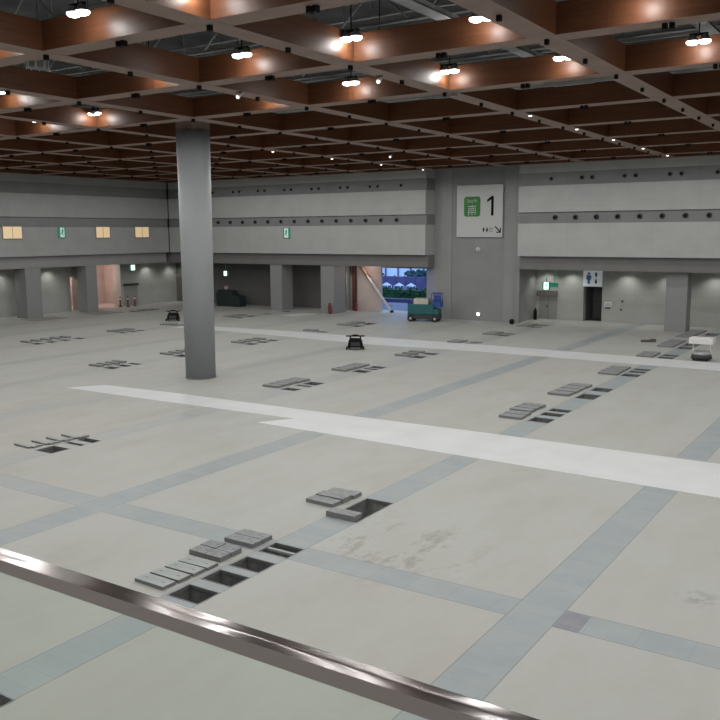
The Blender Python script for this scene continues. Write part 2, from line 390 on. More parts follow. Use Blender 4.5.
# corridor lamps behind the doorways
light('corridor_lamp', 'POINT', (-67.6, 55.8, 3.6), 150, (1, .80, .72), .2); light('corridor_lamp', 'POINT', (-67.6, 51.8, 3.6), 90, (1, .80, .72), .2)
light('corridor_lamp', 'POINT', (-41.0, 63.6, 3.9), 38, (1, .80, .74), .15)

# ------------------------------------------------------------------ ceiling
BX = [-8.4-6.03*k for k in range(-5, 10)]            # beams running along Y (x centres)
BY = [-2.2+5.97*k for k in range(-1, 11)]            # beams running along X (y centres): 15.7, 21.7, 27.6 ...
BX = [x for x in BX if -61 < x < 18]; BY = [y+.02 for y in BY if -6 < y < 60]
Z0 = 11.85; HW = .375
ceil = BOX('ceiling', M['deck'], -66, 18.3, -6.3, 66.6, 16.2, 16.4)
hi = MB()
for a in ((-66, 18.3, 66.4, 66.6), (-66, 18.3, -6.3, -6.1)): hi.box(a[0], a[1], a[2], a[3], 11.95, 16.2)
for a in ((-66.2, -66, -6.3, 66.6), (18.1, 18.3, -6.3, 66.6)): hi.box(a[0], a[1], a[2], a[3], 11.95, 16.2)
S(hi.build('wall_upper', M['deck']))
def beam(axis, c, a, b, dz):
    m = MB()
    if axis == 'x': m.box(a, b, c-HW, c+HW, Z0+dz, Z0+.78)
    else: m.box(c-HW, c+HW, a, b, Z0+dz, Z0+.78)
    m.bm.normal_update()
    o = m.build('ceiling_beam', [M['wood'], M['flange']], ceil)
    for p in o.data.polygons:
        if p.normal.z < -.5: p.material_index = 1
    return o
m = MB(); m.box(-61.6, -61.0, -6, 60.45, 11.87, 12.9); o = m.build('edge_beam', [M['wood'], M['flange']], ceil)
m = MB(); m.box(-61.6, 18.1, 59.9, 60.5, 11.87, 12.9); o2 = m.build('edge_beam', [M['wood'], M['flange']], ceil)
bra = MB(); bra.box(-.05, .05, -.06, .06, -.13, .05); bra = bra.build('bracket', M['black']); bram = bra.data
brb = MB(); brb.box(-.13, -.03, -.08, .08, -.13, .05); brb.box(.04, .14, -.08, .08, -.13, .05); brbm_o = brb.build('bracket', M['black']); brbm = brbm_o.data
bpy.data.objects.remove(bra); bpy.data.objects.remove(brbm_o)
def bracket(me, loc, par, rz=0):
    o = bpy.data.objects.new('bracket', me); C.objects.link(o); o.location = loc; o.parent = par; o.rotation_euler[2] = rz
for x in BX:
    o = beam('y', x, -6.1, 60.5, 0)
    for i, y in enumerate(BY):
        if y < 8: continue
        bracket(bram, (x, y, Z0), o)
        if y+3 < 60: bracket(bram, (x, y+3, Z0), o)
for y in BY:
    o = beam('x', y, -61.6, 18.1, .006)
    if y > 8:
        for x in BX:
            if x < 0: bracket(brbm, (x+3.0, y, Z0), o)
# the plenum: roof truss, ducts, pipes, cable trays per coffer row
for j, y in enumerate(BY[:-1]):
    m = MB(); yc = y+2.2
    for z in (13.3, 14.6): m.box(-60, 17, yc-.06, yc+.06, z-.06, z+.06)
    x = -60.0; up = 0
    while x < 16:
        m.tube([(x, yc, 13.3 if up else 14.6), (x+1.5, yc, 14.6 if up else 13.3)], .035, 6); x += 1.5; up ^= 1
    m.build('truss', M['steel'], ceil)
    m = MB(); m.tube([(-60, y+4.6, 13.55), (17, y+4.6, 13.55)], .33, 14)
    for k in range(38): m.tube([(-59+2*k, y+4.6, 13.55), (-58.94+2*k, y+4.6, 13.55)], .36, 14)
    m.build('air_duct', M['duct'], ceil)
    m = MB()
    for dy, z, r in ((1.2, 13.2, .05), (1.45, 13.25, .035), (3.5, 13.4, .06), (3.2, 14.0, .04)): m.tube([(-60, y+dy, z), (17, y+dy, z)], r, 8)
    m.build('pipe_run', M['steel'], ceil)
for x in BX[:]:
    if x+3 > 17: continue
    m = MB(); m.box(x+2.2, x+2.7, -6, 60, 13.05, 13.08); m.box(x+2.2, x+2.22, -6, 60, 13.05, 13.2); m.box(x+2.68, x+2.7, -6, 60, 13.05, 13.2)
    for k in range(33): m.tube([(x+2.2, -5+2*k, 13.05), (x+2.2, -5+2*k, 16.2)], .02, 5)
    m.build('cable_tray', M['steel'], ceil)

# high-bay lamps
def lamp():
    r = empty('high_bay_lamp', (0, 0, 0))
    m = MB(); m.tube([(0, 0, .2), (0, 0, 1.2)], .02, 8); m.box(-.25, .25, -.05, .05, .17, .23); m.build('bracket_arm', M['black'], r)
    for sx in (-.17, .17):
        m = MB(); m.tube([(sx, 0, .2), (sx, 0, .12), (sx, 0, .02)], [.07, .11, .18], 16); h = m.build('lamp_housing', M['greyshell'], r)
        m = MB(); m.sphere((sx, 0, 0.0), .175, (1, 1, .5), 0, 16, 8); m.build('lamp_glass', M['lampglass'], h)
    return r
LAMPS = {2.7: (-1.8, -5.8, -9.8), 8.7: (2.2, -1.8, -5.8, -9.8, -13.8, -17.8), 14.7: (-1.8, -5.8, -9.8, -13.8, -17.8, -21.8), 20.8: (-1.8, -5.8, -9.8, -13.8, -17.8, -21.8, -29.8), 26.8: (-1.8, -5.8, -9.8, -13.8, -17.8, -21.8, -31.7, -35.8)}
vis = {(-17.8,14.7):'leftmost and nearest, at the top left corner', (-17.8,20.8):'above and right of the round column',
       (-13.8,20.8):'at the top middle, lighting two brown panels', (-17.8,26.8):'just below the top middle lamp',
       (-13.8,26.8):'right of centre in the second coffer row', (-9.8,20.8):'at the top beside the thick beam', (-9.8,26.8):'tucked under the right side of the thick beam crossing', (-5.8,26.8):'at the top right corner'}
proto = None
for y, xs_ in LAMPS.items():
    for x in xs_:
        if proto is None: proto = lamp(); o = proto
        else: o = copy_tree(proto)
        o.location = (x, y, 12.38); key = vis.get((x, y))
        tag(o, 'twin head ceiling lamp ' + key if key else 'twin head ceiling lamp hidden between the brown beams', 'ceiling lamp', 'lamps in the ceiling coffers')
        light('hall_lamp', 'POINT', (x, y, 12.25), LAMP_W, LAMP_COL, .16)
# added fill spots without fittings, one per coffer, level with the beam undersides
for y in BY:
    for x in BX:
        if y > 55: continue
        light('coffer_fill', 'SPOT', (x+3.0, y+3.0, Z0+.02), FILL_W, LAMP_COL, 0.0, 178, .25)
# small downlights on the beam undersides, far rows
def dot(x, y, z, t, g='small downlights on the far beams', r=.1):
    m = MB(); m.tube([(0, 0, 0), (0, 0, -.06)], r, 12, 0); m.sphere((0, 0, -.06), r*.8, (1, 1, .5), 1, 10, 6)
    o = m.build('beam_downlight', [M['steel'], M['bulb']], loc=(x, y, z)); tag(o, t, 'ceiling light', g)
on = ['nearest', 'second', 'third', 'fourth', 'farthest']
for i in range(5):
    dot(-14.08, 34.7+5.8*i, Z0, '%s of the five tiny bright downlights on the beam right of centre' % on[i])
    dot(-32.75, 34.7+6.15*i, Z0, '%s of the five tiny downlights on the beam behind the round column' % on[i])
# spotlights hanging under the ceiling
def hanger(x, y, z, t):
    r = empty('hanging_spotlight', (x, y, z)); m = MB(); m.tube([(0, 0, .1), (0, 0, 16.2-z)], .015, 6); m.tube([(-.12, 0, .12), (.12, 0, .12)], .02, 6); m.build('rod', M['black'], r)
    m = MB(); m.tube([(0, .1, .08), (0, -.08, -.05)], [.05, .085], 12); m.build('lamp_head', M['white'], r)
    m = MB(); m.sphere((0, -.08, -.055), .06, (1, .5, 1), 0, 10, 6); m.build('lens', M['bulb'], r); tag(r, t, 'spotlight')
hanger(-14.6, 23.6, 11.72, 'small white spotlight hanging between two lamps near the middle of the ceiling')
hanger(-27.6, 45.9, 11.62, 'small white spotlight hanging low over the far middle of the hall')
hanger(-28.0, 23.6, 11.75, 'white and black spotlight hanging in the orange lit coffer at upper left')
hanger(-20.2, 23.4, 11.72, 'bright small spotlight hanging just right of the round column')
m = MB(); m.tube([(0,0,.5),(0,0,0)], .28, 14, 0)
for k in range(8): m.tube([(.3*cos(k*pi/4), .3*sin(k*pi/4), -.02), (.3*cos(k*pi/4), .3*sin(k*pi/4), .52)], .02, 5, 1)
m.tube([(0,0,.5),(0,0,1.2)], .02, 6, 1)
tag(m.build('speaker_basket', [M['greyshell'], M['steel']], loc=(-21.6, 16.3, 11.7)), 'grey round ceiling speaker in a wire basket at upper left under the beams', 'speaker')
# loose pale panels under beams
for (x, y, a, b, t) in ((-9.7, 27.98, 1.2, .1, 'torn pale grey strip hanging under the beam beside the thick beam'), (-14.6, 28.0, .5, .1, 'small pale plate hanging at the beam crossing in the centre')):
    m = MB(); m.box(-a, a, -.03, .03, -b, 0); m.box(-a*.7, a*.4, -.05, .02, -b*1.3, -b)
    tag(m.build('hanging_strip', M['duct'], loc=(x, y, Z0)), t, 'panel')
# ------------------------------------------------------------------ column
r = empty('column', (-29.2, 30.45, 0))
m = MB(); m.tube([(0, 0, 0), (0, 0, 11.75)], [.725, .79], 56); m.build('shaft', M['col'], r)
m = MB(); m.tube([(0, 0, 0.001), (0, 0, .05)], .75, 56); m.build('base_ring', M['edge'], r)
m = MB(); m.box(-.56, .56, -.56, .56, 11.76, 13.4); m.build('capital', M['flange'], r)
tag(r, 'tall round grey painted column standing in the hall left of centre', 'column')

# ------------------------------------------------------------------ nozzles on the dark bands
def nozzle():
    m = MB()
    ring = [(0, -.06, 0), (0, 0, 0), (0, .05, 0)]
    m.tube([(0, -.10, 0), (0, .02, 0)], [.17, .19], 18, 0); m.tube([(0, -.101, 0), (0, -.06, 0)], .11, 14, 1); m.tube([(0, -.16, -.02), (0, -.09, 0)], [.10, .12], 14, 1)
    return m.build('air_nozzle', [M['dark'], M['black']])
nz = nozzle(); first = True
def place_nozzle(x, z, sc, lab, g):
    global first
    if first: o = nz; first = False
    else: o = nz.copy(); C.objects.link(o)
    o.location = (x, YF+.16, z); o.scale = (sc,)*3; tag(o, lab, 'air nozzle', g)
for i in range(8+4): place_nozzle(-22.5+1.515*i, 8.02, 1., 'round air nozzle, number %d from left, lower band right of the sign' % (i+1), 'lower band nozzles on the right')
ur = [-22.87]
for k in range(4): ur += [-20.6+3.03*k, -19.85+3.03*k]
for i, x in enumerate(ur): place_nozzle(x, 10.8, .78, 'small nozzle, number %d from left, upper band right of the sign' % (i+1), 'upper band nozzles on the right')
for i in range(14): place_nozzle(-55.3+1.49*i, 8.0, .85, 'slanted air nozzle, number %d from left, lower band left of the sign' % (i+1), 'lower band nozzles on the left')
ul = [-55.9]
for k in range(6): ul += [-53.4+2.985*k, -52.65+2.985*k]
ul += [-35.5]
for i, x in enumerate(ul): place_nozzle(x, 10.75, .65, 'small nozzle, number %d from left, upper band left of the sign' % (i+1), 'upper band nozzles on the left')

# ------------------------------------------------------------------ sign "1" on the pier
def rrect(x0, x1, z0, z1, r, n=5):
    pts = []
    for cx, cz, a in ((x1-r, z1-r, 0), (x0+r, z1-r, 90), (x0+r, z0+r, 180), (x1-r, z0+r, 270)):
        for k in range(n+1): t = radians(a+90*k/n); pts.append((cx+r*cos(t), cz+r*sin(t)))
    return pts
YS = YP-.12
r = empty('hall_sign', (-29.15, YS, 6.6))
def L(x, z): return (x+29.15, z-6.6)
def place(mb, name, mt, par=None): return mb.build(name, mt, par or r)
m = MB(); m.box(-1.97, 1.95, -.04, .17, -.0, 4.02); place(m, 'board', M['sign'])
m = MB(); m.prism([L(*p) for p in rrect(-30.48, -29.08, 8.2, 9.75, .2)], 'y', -.055, -.03); gsq = place(m, 'green_square', M['signgreen'])
def strokes(name, segs, ox, oz, w, h, t, par, mt, y=-.065):
    m = MB()
    for x0, z0, x1, z1 in segs:
        a = Vector((ox+x0*w, 0, oz+z0*h)); b = Vector((ox+x1*w, 0, oz+z1*h)); d = (b-a).normalized(); n = Vector((-d.z, 0, d.x))*t/2; a -= d*t/2; b += d*t/2
        m.prism([((a+n).x, (a+n).z), ((b+n).x, (b+n).z), ((b-n).x, (b-n).z), ((a-n).x, (a-n).z)], 'y', y, y+.02)
    return m.build(name, mt, par)
# the character for SOUTH drawn by strokes
KJ = [(.05,.86,.95,.86),(.5,1,.5,.66),(.08,.66,.92,.66),(.08,.66,.08,0),(.92,.66,.92,.05),(.92,.05,.82,.02),(.34,.6,.40,.5),(.66,.6,.60,.5),(.26,.46,.74,.46),(.22,.26,.78,.26),(.5,.46,.5,0)]
x, z = L(-30.13, 8.32); strokes('kanji', KJ, x, z, .70, .78, .07, gsq, M['sign'])
LET = {'S':[(1,1,0,1),(0,1,0,.5),(0,.5,1,.5),(1,.5,1,0),(1,0,0,0)],'o':[(0,0,1,0),(1,0,1,.65),(1,.65,0,.65),(0,.65,0,0)],'u':[(0,.65,0,0),(0,0,1,0),(1,.65,1,0)],'t':[(.5,1,.5,0),(0,.65,1,.65)],'h':[(0,1,0,0),(0,.65,1,.65),(1,.65,1,0)]}
x, z = L(-30.2, 9.3)
for ch in 'South':
    strokes('letter', LET[ch], x, z, .1, .24, .035, gsq, M['sign']); x += .18
m = MB(); ox, oz = L(-28.32, 8.26)
m.prism([(ox+.16, oz), (ox+.36, oz), (ox+.36, oz+1.5), (ox+.2, oz+1.5), (ox-.18, oz+1.22), (ox-.18, oz+1.02), (ox+.16, oz+1.24)], 'y', -.06, -.03); place(m, 'numeral', M['ink'])
x, z = L(-27.78, 6.98); strokes('arrow', [(0,1,1,0),(1,0,1,.7),(1,0,.3,0)], x, z, .42, .42, .085, r, M['ink'], -.06)
def person_icon(ox, oz, h, par, mt, y, skirt=False):
    m = MB(); a = [(ox+.12*h*cos(k*pi/5), oz+h*.88+.11*h*sin(k*pi/5)) for k in range(10)]; m.prism(a, 'y', y, y+.02)
    if skirt: m.prism([(ox-.12*h, oz+.74*h), (ox-.26*h, oz+.28*h), (ox+.26*h, oz+.28*h), (ox+.12*h, oz+.74*h)], 'y', y, y+.02); m.prism([(ox-.1*h, oz), (ox-.1*h, oz+.28*h), (ox+.1*h, oz+.28*h), (ox+.1*h, oz)], 'y', y, y+.02)
    else: m.prism([(ox-.2*h, oz+.74*h), (ox-.2*h, oz+.36*h), (ox-.1*h, oz+.36*h), (ox-.1*h, oz), (ox+.1*h, oz), (ox+.1*h, oz+.36*h), (ox+.2*h, oz+.36*h), (ox+.2*h, oz+.74*h)], 'y', y, y+.02)
    return m.build('person_symbol', mt, par)
x, z = L(-28.78, 7.0); person_icon(x, z, .36, r, M['ink'], -.06); person_icon(x+.3, z, .36, r, M['ink'], -.06, True)
m = MB(); m.box(x+.52, x+.54, -.06, -.04, z, z+.36); m.box(x+.62, x+.76, -.06, -.04, z+.05, z+.1); m.box(x+.62, x+.76, -.06, -.04, z+.25, z+.3); place(m, 'divider', M['ink'])
tag(r, 'large white square sign with green character block and black numeral 1 on the pier', 'sign')
# camera dome, lamp on the pier
m = MB(); m.tube([(0, 0, 0), (0, -.12, 0)], .2, 16, 0); m.sphere((0, -.16, -.02), .17, (1, 1, 1), 1)
tag(m.build('security_camera', [M['white'], M['steel']], loc=(-29.3, YP+.06, 5.6)), 'grey dome camera fixed to the pier under the big sign', 'camera')
m = MB(); m.tube([(0, 0, 0), (0, -.05, 0)], .16, 14, 0); m.sphere((0, -.05, 0), .12, (1, .5, 1), 1)
tag(m.build('wall_lamp', [M['white'], M['lampglass']], loc=(-29.22, YP+.06, .52)), 'small round bright white lamp low on the pier panel', 'lamp')
m = MB(); m.sphere((0, 0, .2), .2, (1, 1, 1), 0, 14, 10); m.tube([(0,0,0),(0,0,.06)], .16, 12)
tag(m.build('rubber_ball', M['black'], loc=(-25.85, 61.0, 0)), 'small round black object on the floor at the right foot of the pier', 'ball')

# ------------------------------------------------------------------ exit signs
def exit_icon(par, w, h, y, axis='y'):
    m = MB(); k = h
    P = [(0.02, .36), (.1, .36), (.16, .1), (.05, -.08), (.16, -.36), (.06, -.36), (-.06, -.1), (-.26, -.2), (-.26, -.12), (-.08, .02), (-.02, .2), (-.16, .14), (-.2, .2)]
    m.prism([(a*k, b*k) for a, b in P], 'y', y, y+.015); c = [(.1*k+.07*k*cos(q*pi/5), .42*k+.07*k*sin(q*pi/5)) for q in range(10)]; m.prism(c, 'y', y, y+.015)
    return m
def exit_sign(loc, rz, w, h, lit, label):
    r = empty('exit_sign', loc, rz)
    m = MB(); m.box(-w/2, w/2, -.12, 0, -h/2, h/2); m.build('housing', M['egreen'], r)
    m = MB(); m.box(-w*.3, w*.3, -.135, -.12, -h*.44, h*.44); f = m.build('face', M['glow'] if lit else M['ewhite'], r)
    exit_icon(r, w*.6, h*.75, -.15).build('running_figure', M['egreen'], f)
    tag(r, label, 'exit sign')
exit_sign((-47.08, YF, 7.0), 0, .72, .92, False, 'green evacuation sign with white figure on the back fascia left of the pier')
exit_sign((XL, 47.9, 7.15), radians(90), .7, .92, False, 'green evacuation sign with white figure on the left fascia between lit windows')
exit_sign((-24.5, 64.6, 2.78), 0, .62, .62, True, 'glowing green exit sign hanging in the right recess over the grey door')
exit_sign((-64.2, 58.0, 3.75), radians(60), .6, .55, True, 'glowing green exit sign hanging in the left recess by the warm opening')
exit_sign((-57.15, 63.6, 3.1), 0, .6, .5, True, 'glowing green exit sign just visible right beside the round column')
for loc, a in (((-24.75, 64.57, 3.3), 0.9), ((-64.23, 58.0, 4.0), .2), ((-57.15, 63.57, 3.3), .9)):
    pass
m = MB(); m.tube([(-24.5, 64.55, 3.1), (-24.5, 64.55, 4.2)], .02, 6); m.tube([(-64.2, 58.0, 4.0), (-64.2, 58.0, 4.2)], .02, 6); m.tube([(-57.15, 63.55, 3.3), (-57.15, 63.55, 4.2)], .02, 6)
S(m.build('trim_5', M['steel']))
# small hanging board right of right exit sign + dark bar on the door
m = MB(); m.box(-.3, .3, 0, .05, 0, .32); m.box(-.02, .02, .01, .04, .3, 1.5); tag(m.build('hanging_notice', M['egreen'], loc=(-23.85, 64.5, 2.7)), 'dim green notice hanging just right of the glowing exit sign in the right recess', 'notice')
# doors
def door_grey(name, x0, x1, y, h, m_):
    m = MB(); m.box(x0, x1, y-.04, y, 0, h); o = S(m.build(name, m_))
    m = MB(); m.box((x0+x1)/2-.012, (x0+x1)/2+.012, y-.045, y-.035, 0, h); m.box((x0+x1)/2-.12, (x0+x1)/2-.06, y-.1, y-.04, .95, 1.15); m.build('door_handle', M['dark'], o); return o
door_grey('door_1', -25.6, -24.1, 66.0, 1.85, mat('door_grey', (.255, .255, .25), .6))
m = MB(); m.box(-.85, .85, -.15, 0, 0, .45); m.box(-.85, .85, -.16, -.1, .1, .16)
tag(m.build('door_closer_box', mat('maroon_grey', (.16, .14, .14), .6), loc=(-24.95, 66.0, 1.85)), 'dark grey horizontal box mounted above the grey door in the right recess', 'box')
m = MB(); m.box(-65.2, -65.15, 57.7, 59.4, 0, 2.0); o = S(m.build('door_2', mat('door_grey2', (.27, .28, .27), .6)))
m = MB(); m.box(0, .14, -.95, .95, 0, .2); tag(m.build('dark_rail', M['dark'], loc=(-65.2, 58.55, 1.95)), 'dark horizontal bar above the door in the left recess', 'bar')
# washroom sign over the doorway
r = empty('washroom_sign', (-21.2, 65.9, 2.75))
m = MB(); m.box(-.8, .68, -.05, .1, 0, 1.3); m.build('board', mat('washroom_board', (.72, .76, .80), .45, emit=(.75, .82, .9), estr=.12), r)
person_icon(-.35, .2, .9, r, M['blue'], -.07); person_icon(.22, .72, .4, r, M['ink'], -.07); person_icon(.22, .2, .4, r, M['ink'], -.07, True)
tag(r, 'white washroom sign with blue standing figure above the dark doorway', 'sign')
m = MB(); m.box(-.28, .28, -.05, 0, 0, .36); m.box(-.22, .22, -.06, -.05, .06, .3, 1); m.box(-.2, .15, -.1, 0, -.14, -.05, 2)
tag(m.build('wall_notice', [M['white'], M['sign'], M['dark']], loc=(-20.0, 66.0, 1.2)), 'small white notice box on the recess wall right of the washroom doorway', 'notice')
for x, z in ((-18.9, 1.6), (-19.0, .95)):
    m = MB(); m.box(-.06, .06, -.06, 0, 0, .14); tag(m.build('wall_switch', M['dark'], loc=(x, 66.0, z)), '%s dark switch on the recess wall right of the white notice' % ('upper' if z > 1.2 else 'lower'), 'switch')
def extinguisher(x, y, t, mt='red'):
    r = empty('fire_extinguisher', (x, y, 0)); m = MB(); m.tube([(0, 0, 0), (0, 0, .1), (0, 0, .75), (0, 0, .86)], [.12, .14, .14, .05], 12); m.build('cylinder', M[mt], r)
    m = MB(); m.box(-.03, .03, -.1, .06, .86, .95); m.tube([(0, -.05, .9), (0, -.17, .7), (0, -.16, .3)], .02, 6); m.build('valve', M['black'], r); tag(r, t, 'fire extinguisher')
extinguisher(-42.75, 60.8, 'red fire extinguisher standing at the foot of the second back pillar')
extinguisher(-42.3, 64.2, 'dark red fire extinguisher beside the dark red door post')
extinguisher(-25.55, 65.0, 'black fire extinguisher standing at the left end of the right recess', 'black')

# ------------------------------------------------------------------ lit windows on the left fascia
for i, (a, b, t) in enumerate(((42.3, 44.0, ''), (51.6, 53.1, ''), (56.15, 57.8, ''))):
    m = MB(); m.box(XL-.05, XL+.03, a-.08, b+.08, 6.58, 7.74); o = S(m.build('window_%d' % (i+1), M['frame']))
    m = MB(); m.box(XL+.03, XL+.04, a, b, 6.68, 7.62); m.build('pane', M['window'], o)
    m = MB(); m.box(XL+.035, XL+.055, (a+b)/2-.025, (a+b)/2+.025, 6.68, 7.62); m.build('mullion', mat('mullion', (.5,.42,.3), .6), o)

# ------------------------------------------------------------------ white floor sheets
def sheet(name, up, low, z, label):
    m = MB(); poly = up + low[::-1]; m.prism(poly, 'z', z, z+.012); tag(m.build(name, M['sheet']), label, 'floor sheet')
sheet('floor_sheet', [(-31.5,26.5),(-26.8,26.75),(-20.0,26.8),(-12.6,27.0),(-4.6,27.0),(6,26.9)], [(-32.5,25.05),(-26.5,25.1),(-20.0,25.3),(-12.6,25.3),(-4.6,25.2),(6,25.2)], .0, 'long white protective sheet across the middle of the floor, pointed left end')
sheet('floor_sheet', [(-19.5,25.3),(-12.6,25.3),(-4.6,25.2),(6,25.2)], [(-20.3,24.05),(-17.5,23.95),(-12.6,23.75),(-9,23.65),(-3.9,23.45),(6,23.3)], .0, 'shorter white protective sheet laid along the front edge of the long one')
sheet('floor_sheet', [(-46.6,47.9),(-40.2,48.3),(-28.5,48.6),(-22.7,48.7),(-14.5,48.4),(-8.7,48.2),(6,48.2)], [(-47.2,46.1),(-40.2,46.1),(-28,45.2),(-21.5,45.8),(-17.2,45.8),(-12.5,45.6),(-8,45.6),(6,45.5)], .0, 'far white protective sheet running behind the round column to the right edge')
m = MB(); m.prism([(-45.6, 57.6), (-44.2, 57.4), (-43.6, 60.2), (-45.4, 60.4)], 'z', 0, .012); tag(m.build('floor_sheet', M['sheet']), 'small white sheet on the floor between the two back pillars', 'floor sheet')

# ------------------------------------------------------------------ pits and covers
def pit(x0, x1, y0, y1, label, bar=False):
    r = empty('floor_pit', ((x0+x1)/2, (y0+y1)/2, 0)); a, b, d = (x1-x0)/2, (y1-y0)/2, .6
    m = MB(); t = .0
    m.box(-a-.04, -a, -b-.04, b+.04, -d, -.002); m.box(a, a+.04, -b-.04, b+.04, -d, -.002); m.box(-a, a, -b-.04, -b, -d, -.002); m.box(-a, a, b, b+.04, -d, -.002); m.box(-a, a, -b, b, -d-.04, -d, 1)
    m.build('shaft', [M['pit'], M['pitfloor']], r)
    m = MB(); q = .03
    for bx in ((-a, a, -b, -b+q), (-a, a, b-q, b), (-a, -a+q, -b+q, b-q), (a-q, a, -b+q, b-q)): m.box(*bx, -.06, .006)
    m.build('rim', M['rim'], r)
    if y0 < 33:
        m = MB(); m.tube([(-a, b*.2, -d+.18), (a*.3, b*.2, -d+.18), (a*.3, b*.2, -d+.05)], .05, 8); m.tube([(a*.45, -b*.4, -d), (a*.45, -b*.4, -d+.3)], .07, 10); m.build('pipe', M['pipe'], r)
    if bar:
        m = MB(); m.box(-a, a, -.05, .03, -.05, .0); m.build('cross_bar', M['covl'], r)
    tag(r, label, 'floor pit', 'open floor pits')
ORD = {1: ['only'], 2: ['nearer', 'farther'], 3: ['nearest', 'middle', 'farthest'], 4: ['nearest', 'second nearest', 'third nearest', 'farthest']}
for phrase, ps in GR:
    if phrase.startswith('pair beside the brown'):
        pit(B_, B_+W_, 16.72, 18.5, 'long open floor pit beside the brown floor stain, half covered at the near end'); continue
    for i, p in enumerate(ps):
        pit(*p, 'open dark floor pit, %s in the %s' % (ORD[len(ps)][i], phrase), bar=(phrase.startswith('row nearest the hand') and i == 3))
pit(*PITS[-1], 'open floor pit cut by the lower left corner of the photo')
def cover(x, y, lx, ly, z=0., rz=0., tilt=0., tone='d', label='', th=.08):
    m = MB(); m.box(-lx/2, lx/2, -ly/2, ly/2, 0, th)
    if ly > .25:
        for sx in (-.3, .3): m.box(sx*lx-.04, sx*lx+.04, -.015, .015, th-.001, th+.004, 1)
    o = m.build('floor_cover', [M['covl'] if tone == 'l' else M['covd'], M['edge']], loc=(x, y, z+.001), bevel=.006)
    for p in o.data.polygons:
        if abs(p.normal.z) < .5: p.material_index = 1
    o.rotation_euler = (tilt, 0, rz); tag(o, label, 'floor cover', 'loose floor covers')
# near row: four pale slabs
for i, y in enumerate((11.5, 11.9, 12.3, 12.68)):
    cover(-12.48+.02*i, y, .82, .34, 0, .02*(i-1), 0.0, 'l', 'pale grey green floor cover, %s of the four in a row nearest the handrail' % ORD[4][i], .075)
n = 0
for dy in (0, .36):
    for dx in (0, .46):
        n += 1; cover(-12.78+dx, 13.18+dy, .45, .34, 0, .02*dx, 0, 'd', 'dark half size floor cover, %s %s of the square block beside the third pit' % (('near', 'far')[dy > 0], ('left', 'right')[dx > 0]), .11+.03*random.random())
for i, y in enumerate((14.2, 14.56)): cover(-12.47, y, .84, .34, 0, 0, 0, 'd', 'dark grey floor cover, %s of the two beside the barred pit' % ORD[2][i], .1)
for i, (y, z) in enumerate(((17.55, 0), (17.95, .0), (18.4, 0))): cover(-12.6+.03*i, y, .88, .4, z, .05*(i-1), 0, 'd', 'dark floor cover, %s of the three left of the long half covered pit' % ORD[3][i], .1+.03*(i == 1))
cover(-11.52, 16.9, .84, .36, 0.01, 0, 0, 'd', 'floor cover resting over the near end of the long pit', .13)
def stack(x, y0, y1, n, lx, phrase, th=.1, ly=None, rz=0., tone='d'):
    st = (y1-y0)/n
    for i in range(n):
        nm = ORD.get(n, ['number %d' % (k+1) for k in range(n)])[i]
        cover(x+random.uniform(-.04, .04), y0+st*(i+.5), lx, (ly or st*.85), 0, rz+random.uniform(-.03, .03), 0, tone, 'grey floor cover, %s of those by the %s' % (nm, phrase), th)
stack(-12.55, 29.55, 30.75, 2, .9, GR[2][0]); stack(-12.65, 30.9, 32.5, 3, .9, GR[2][0].replace('row','far block'))
stack(-12.6, 34.95, 38.0, 4, .95, GR[3][0]); stack(-12.5, 41.4, 44.1, 4, .95, GR[4][0])
stack(-12.55, 48.4, 50.4, 3, .9, GR[5][0]); stack(-12.6, 53.2, 56.8, 4, .95, GR[6][0]); stack(-12.7, 58.6, 63.5, 4, .95, GR[7][0])
for i, (y, dx) in enumerate(((17.15, 0), (17.75, .1), (18.3, .15), (18.85, .25))):
    cover(-24.6+dx, y, .86, .2, 0, radians(-4), 0, 'l', 'grey floor cover seen edge on, %s of the four at the left front cluster' % ORD[4][i], .06)
    cover(-24.15+dx, y+.18, .12, .4, .0, 0, 0, 'l', 'short dark floor batten, %s of the four at the left front cluster' % ORD[4][i], .06)
stack(-24.5, 30.0, 32.5, 5, .9, GR[9][0]); stack(-24.5, 35.5, 37.9, 5, .9, GR[10][0]); stack(-24.4, 41.5, 44.0, 3, .9, GR[11][0], ly=.4)
stack(-24.5, 48.5, 49.8, 2, .9, GR[12][0]); stack(-24.4, 53.6, 55.2, 3, .9, GR[13][0]); stack(-24.4, 59.5, 61.5, 3, .9, GR[14][0])
stack(-36.5, 29.9, 32.0, 4, .9, GR[15][0], ly=.3); stack(-36.5, 35.0, 37.6, 4, .9, GR[16][0], ly=.3); stack(-36.5, 41.2, 44.0, 4, .9, GR[17][0], ly=.4)
stack(-36.5, 49.1, 49.9, 2, .9, GR[18][0]); stack(-36.5, 53.4, 56.2, 3, .9, GR[19][0])
stack(-48.6, 34.2, 38.0, 5, .9, GR[20][0], ly=.3); stack(-48.5, 41.4, 43.5, 4, .9, GR[21][0], ly=.3); stack(-48.5, 46.7, 47.8, 2, .9, GR[22][0]); stack(-48.6, 53.9, 56.2, 4, .9, GR[23][0], ly=.35)
stack(-59.4, 53.3, 56.4, 4, .9, 'warm opening of the left recess', ly=.4)
for i, (x0, x1, y0, y1) in enumerate(((-62.0, -59.6, 43.6, 46.6), (-62.0, -59.6, 49.8, 52.6))):
    m = MB(); m.box(-(x1-x0)/2, (x1-x0)/2, -(y1-y0)/2, (y1-y0)/2, 0, .05); m.box((x1-x0)/2-.1, (x1-x0)/2, -(y1-y0)/2, (y1-y0)/2, .05, .07, 1)
    tag(m.build('floor_board', [mat('board_%d' % i, (.33, .32, .30), .8), M['mat']], loc=((x0+x1)/2, (y0+y1)/2, 0)), 'flat grey board on the floor at the foot of the %s left pillar' % ('nearer', 'farther')[i], 'board')

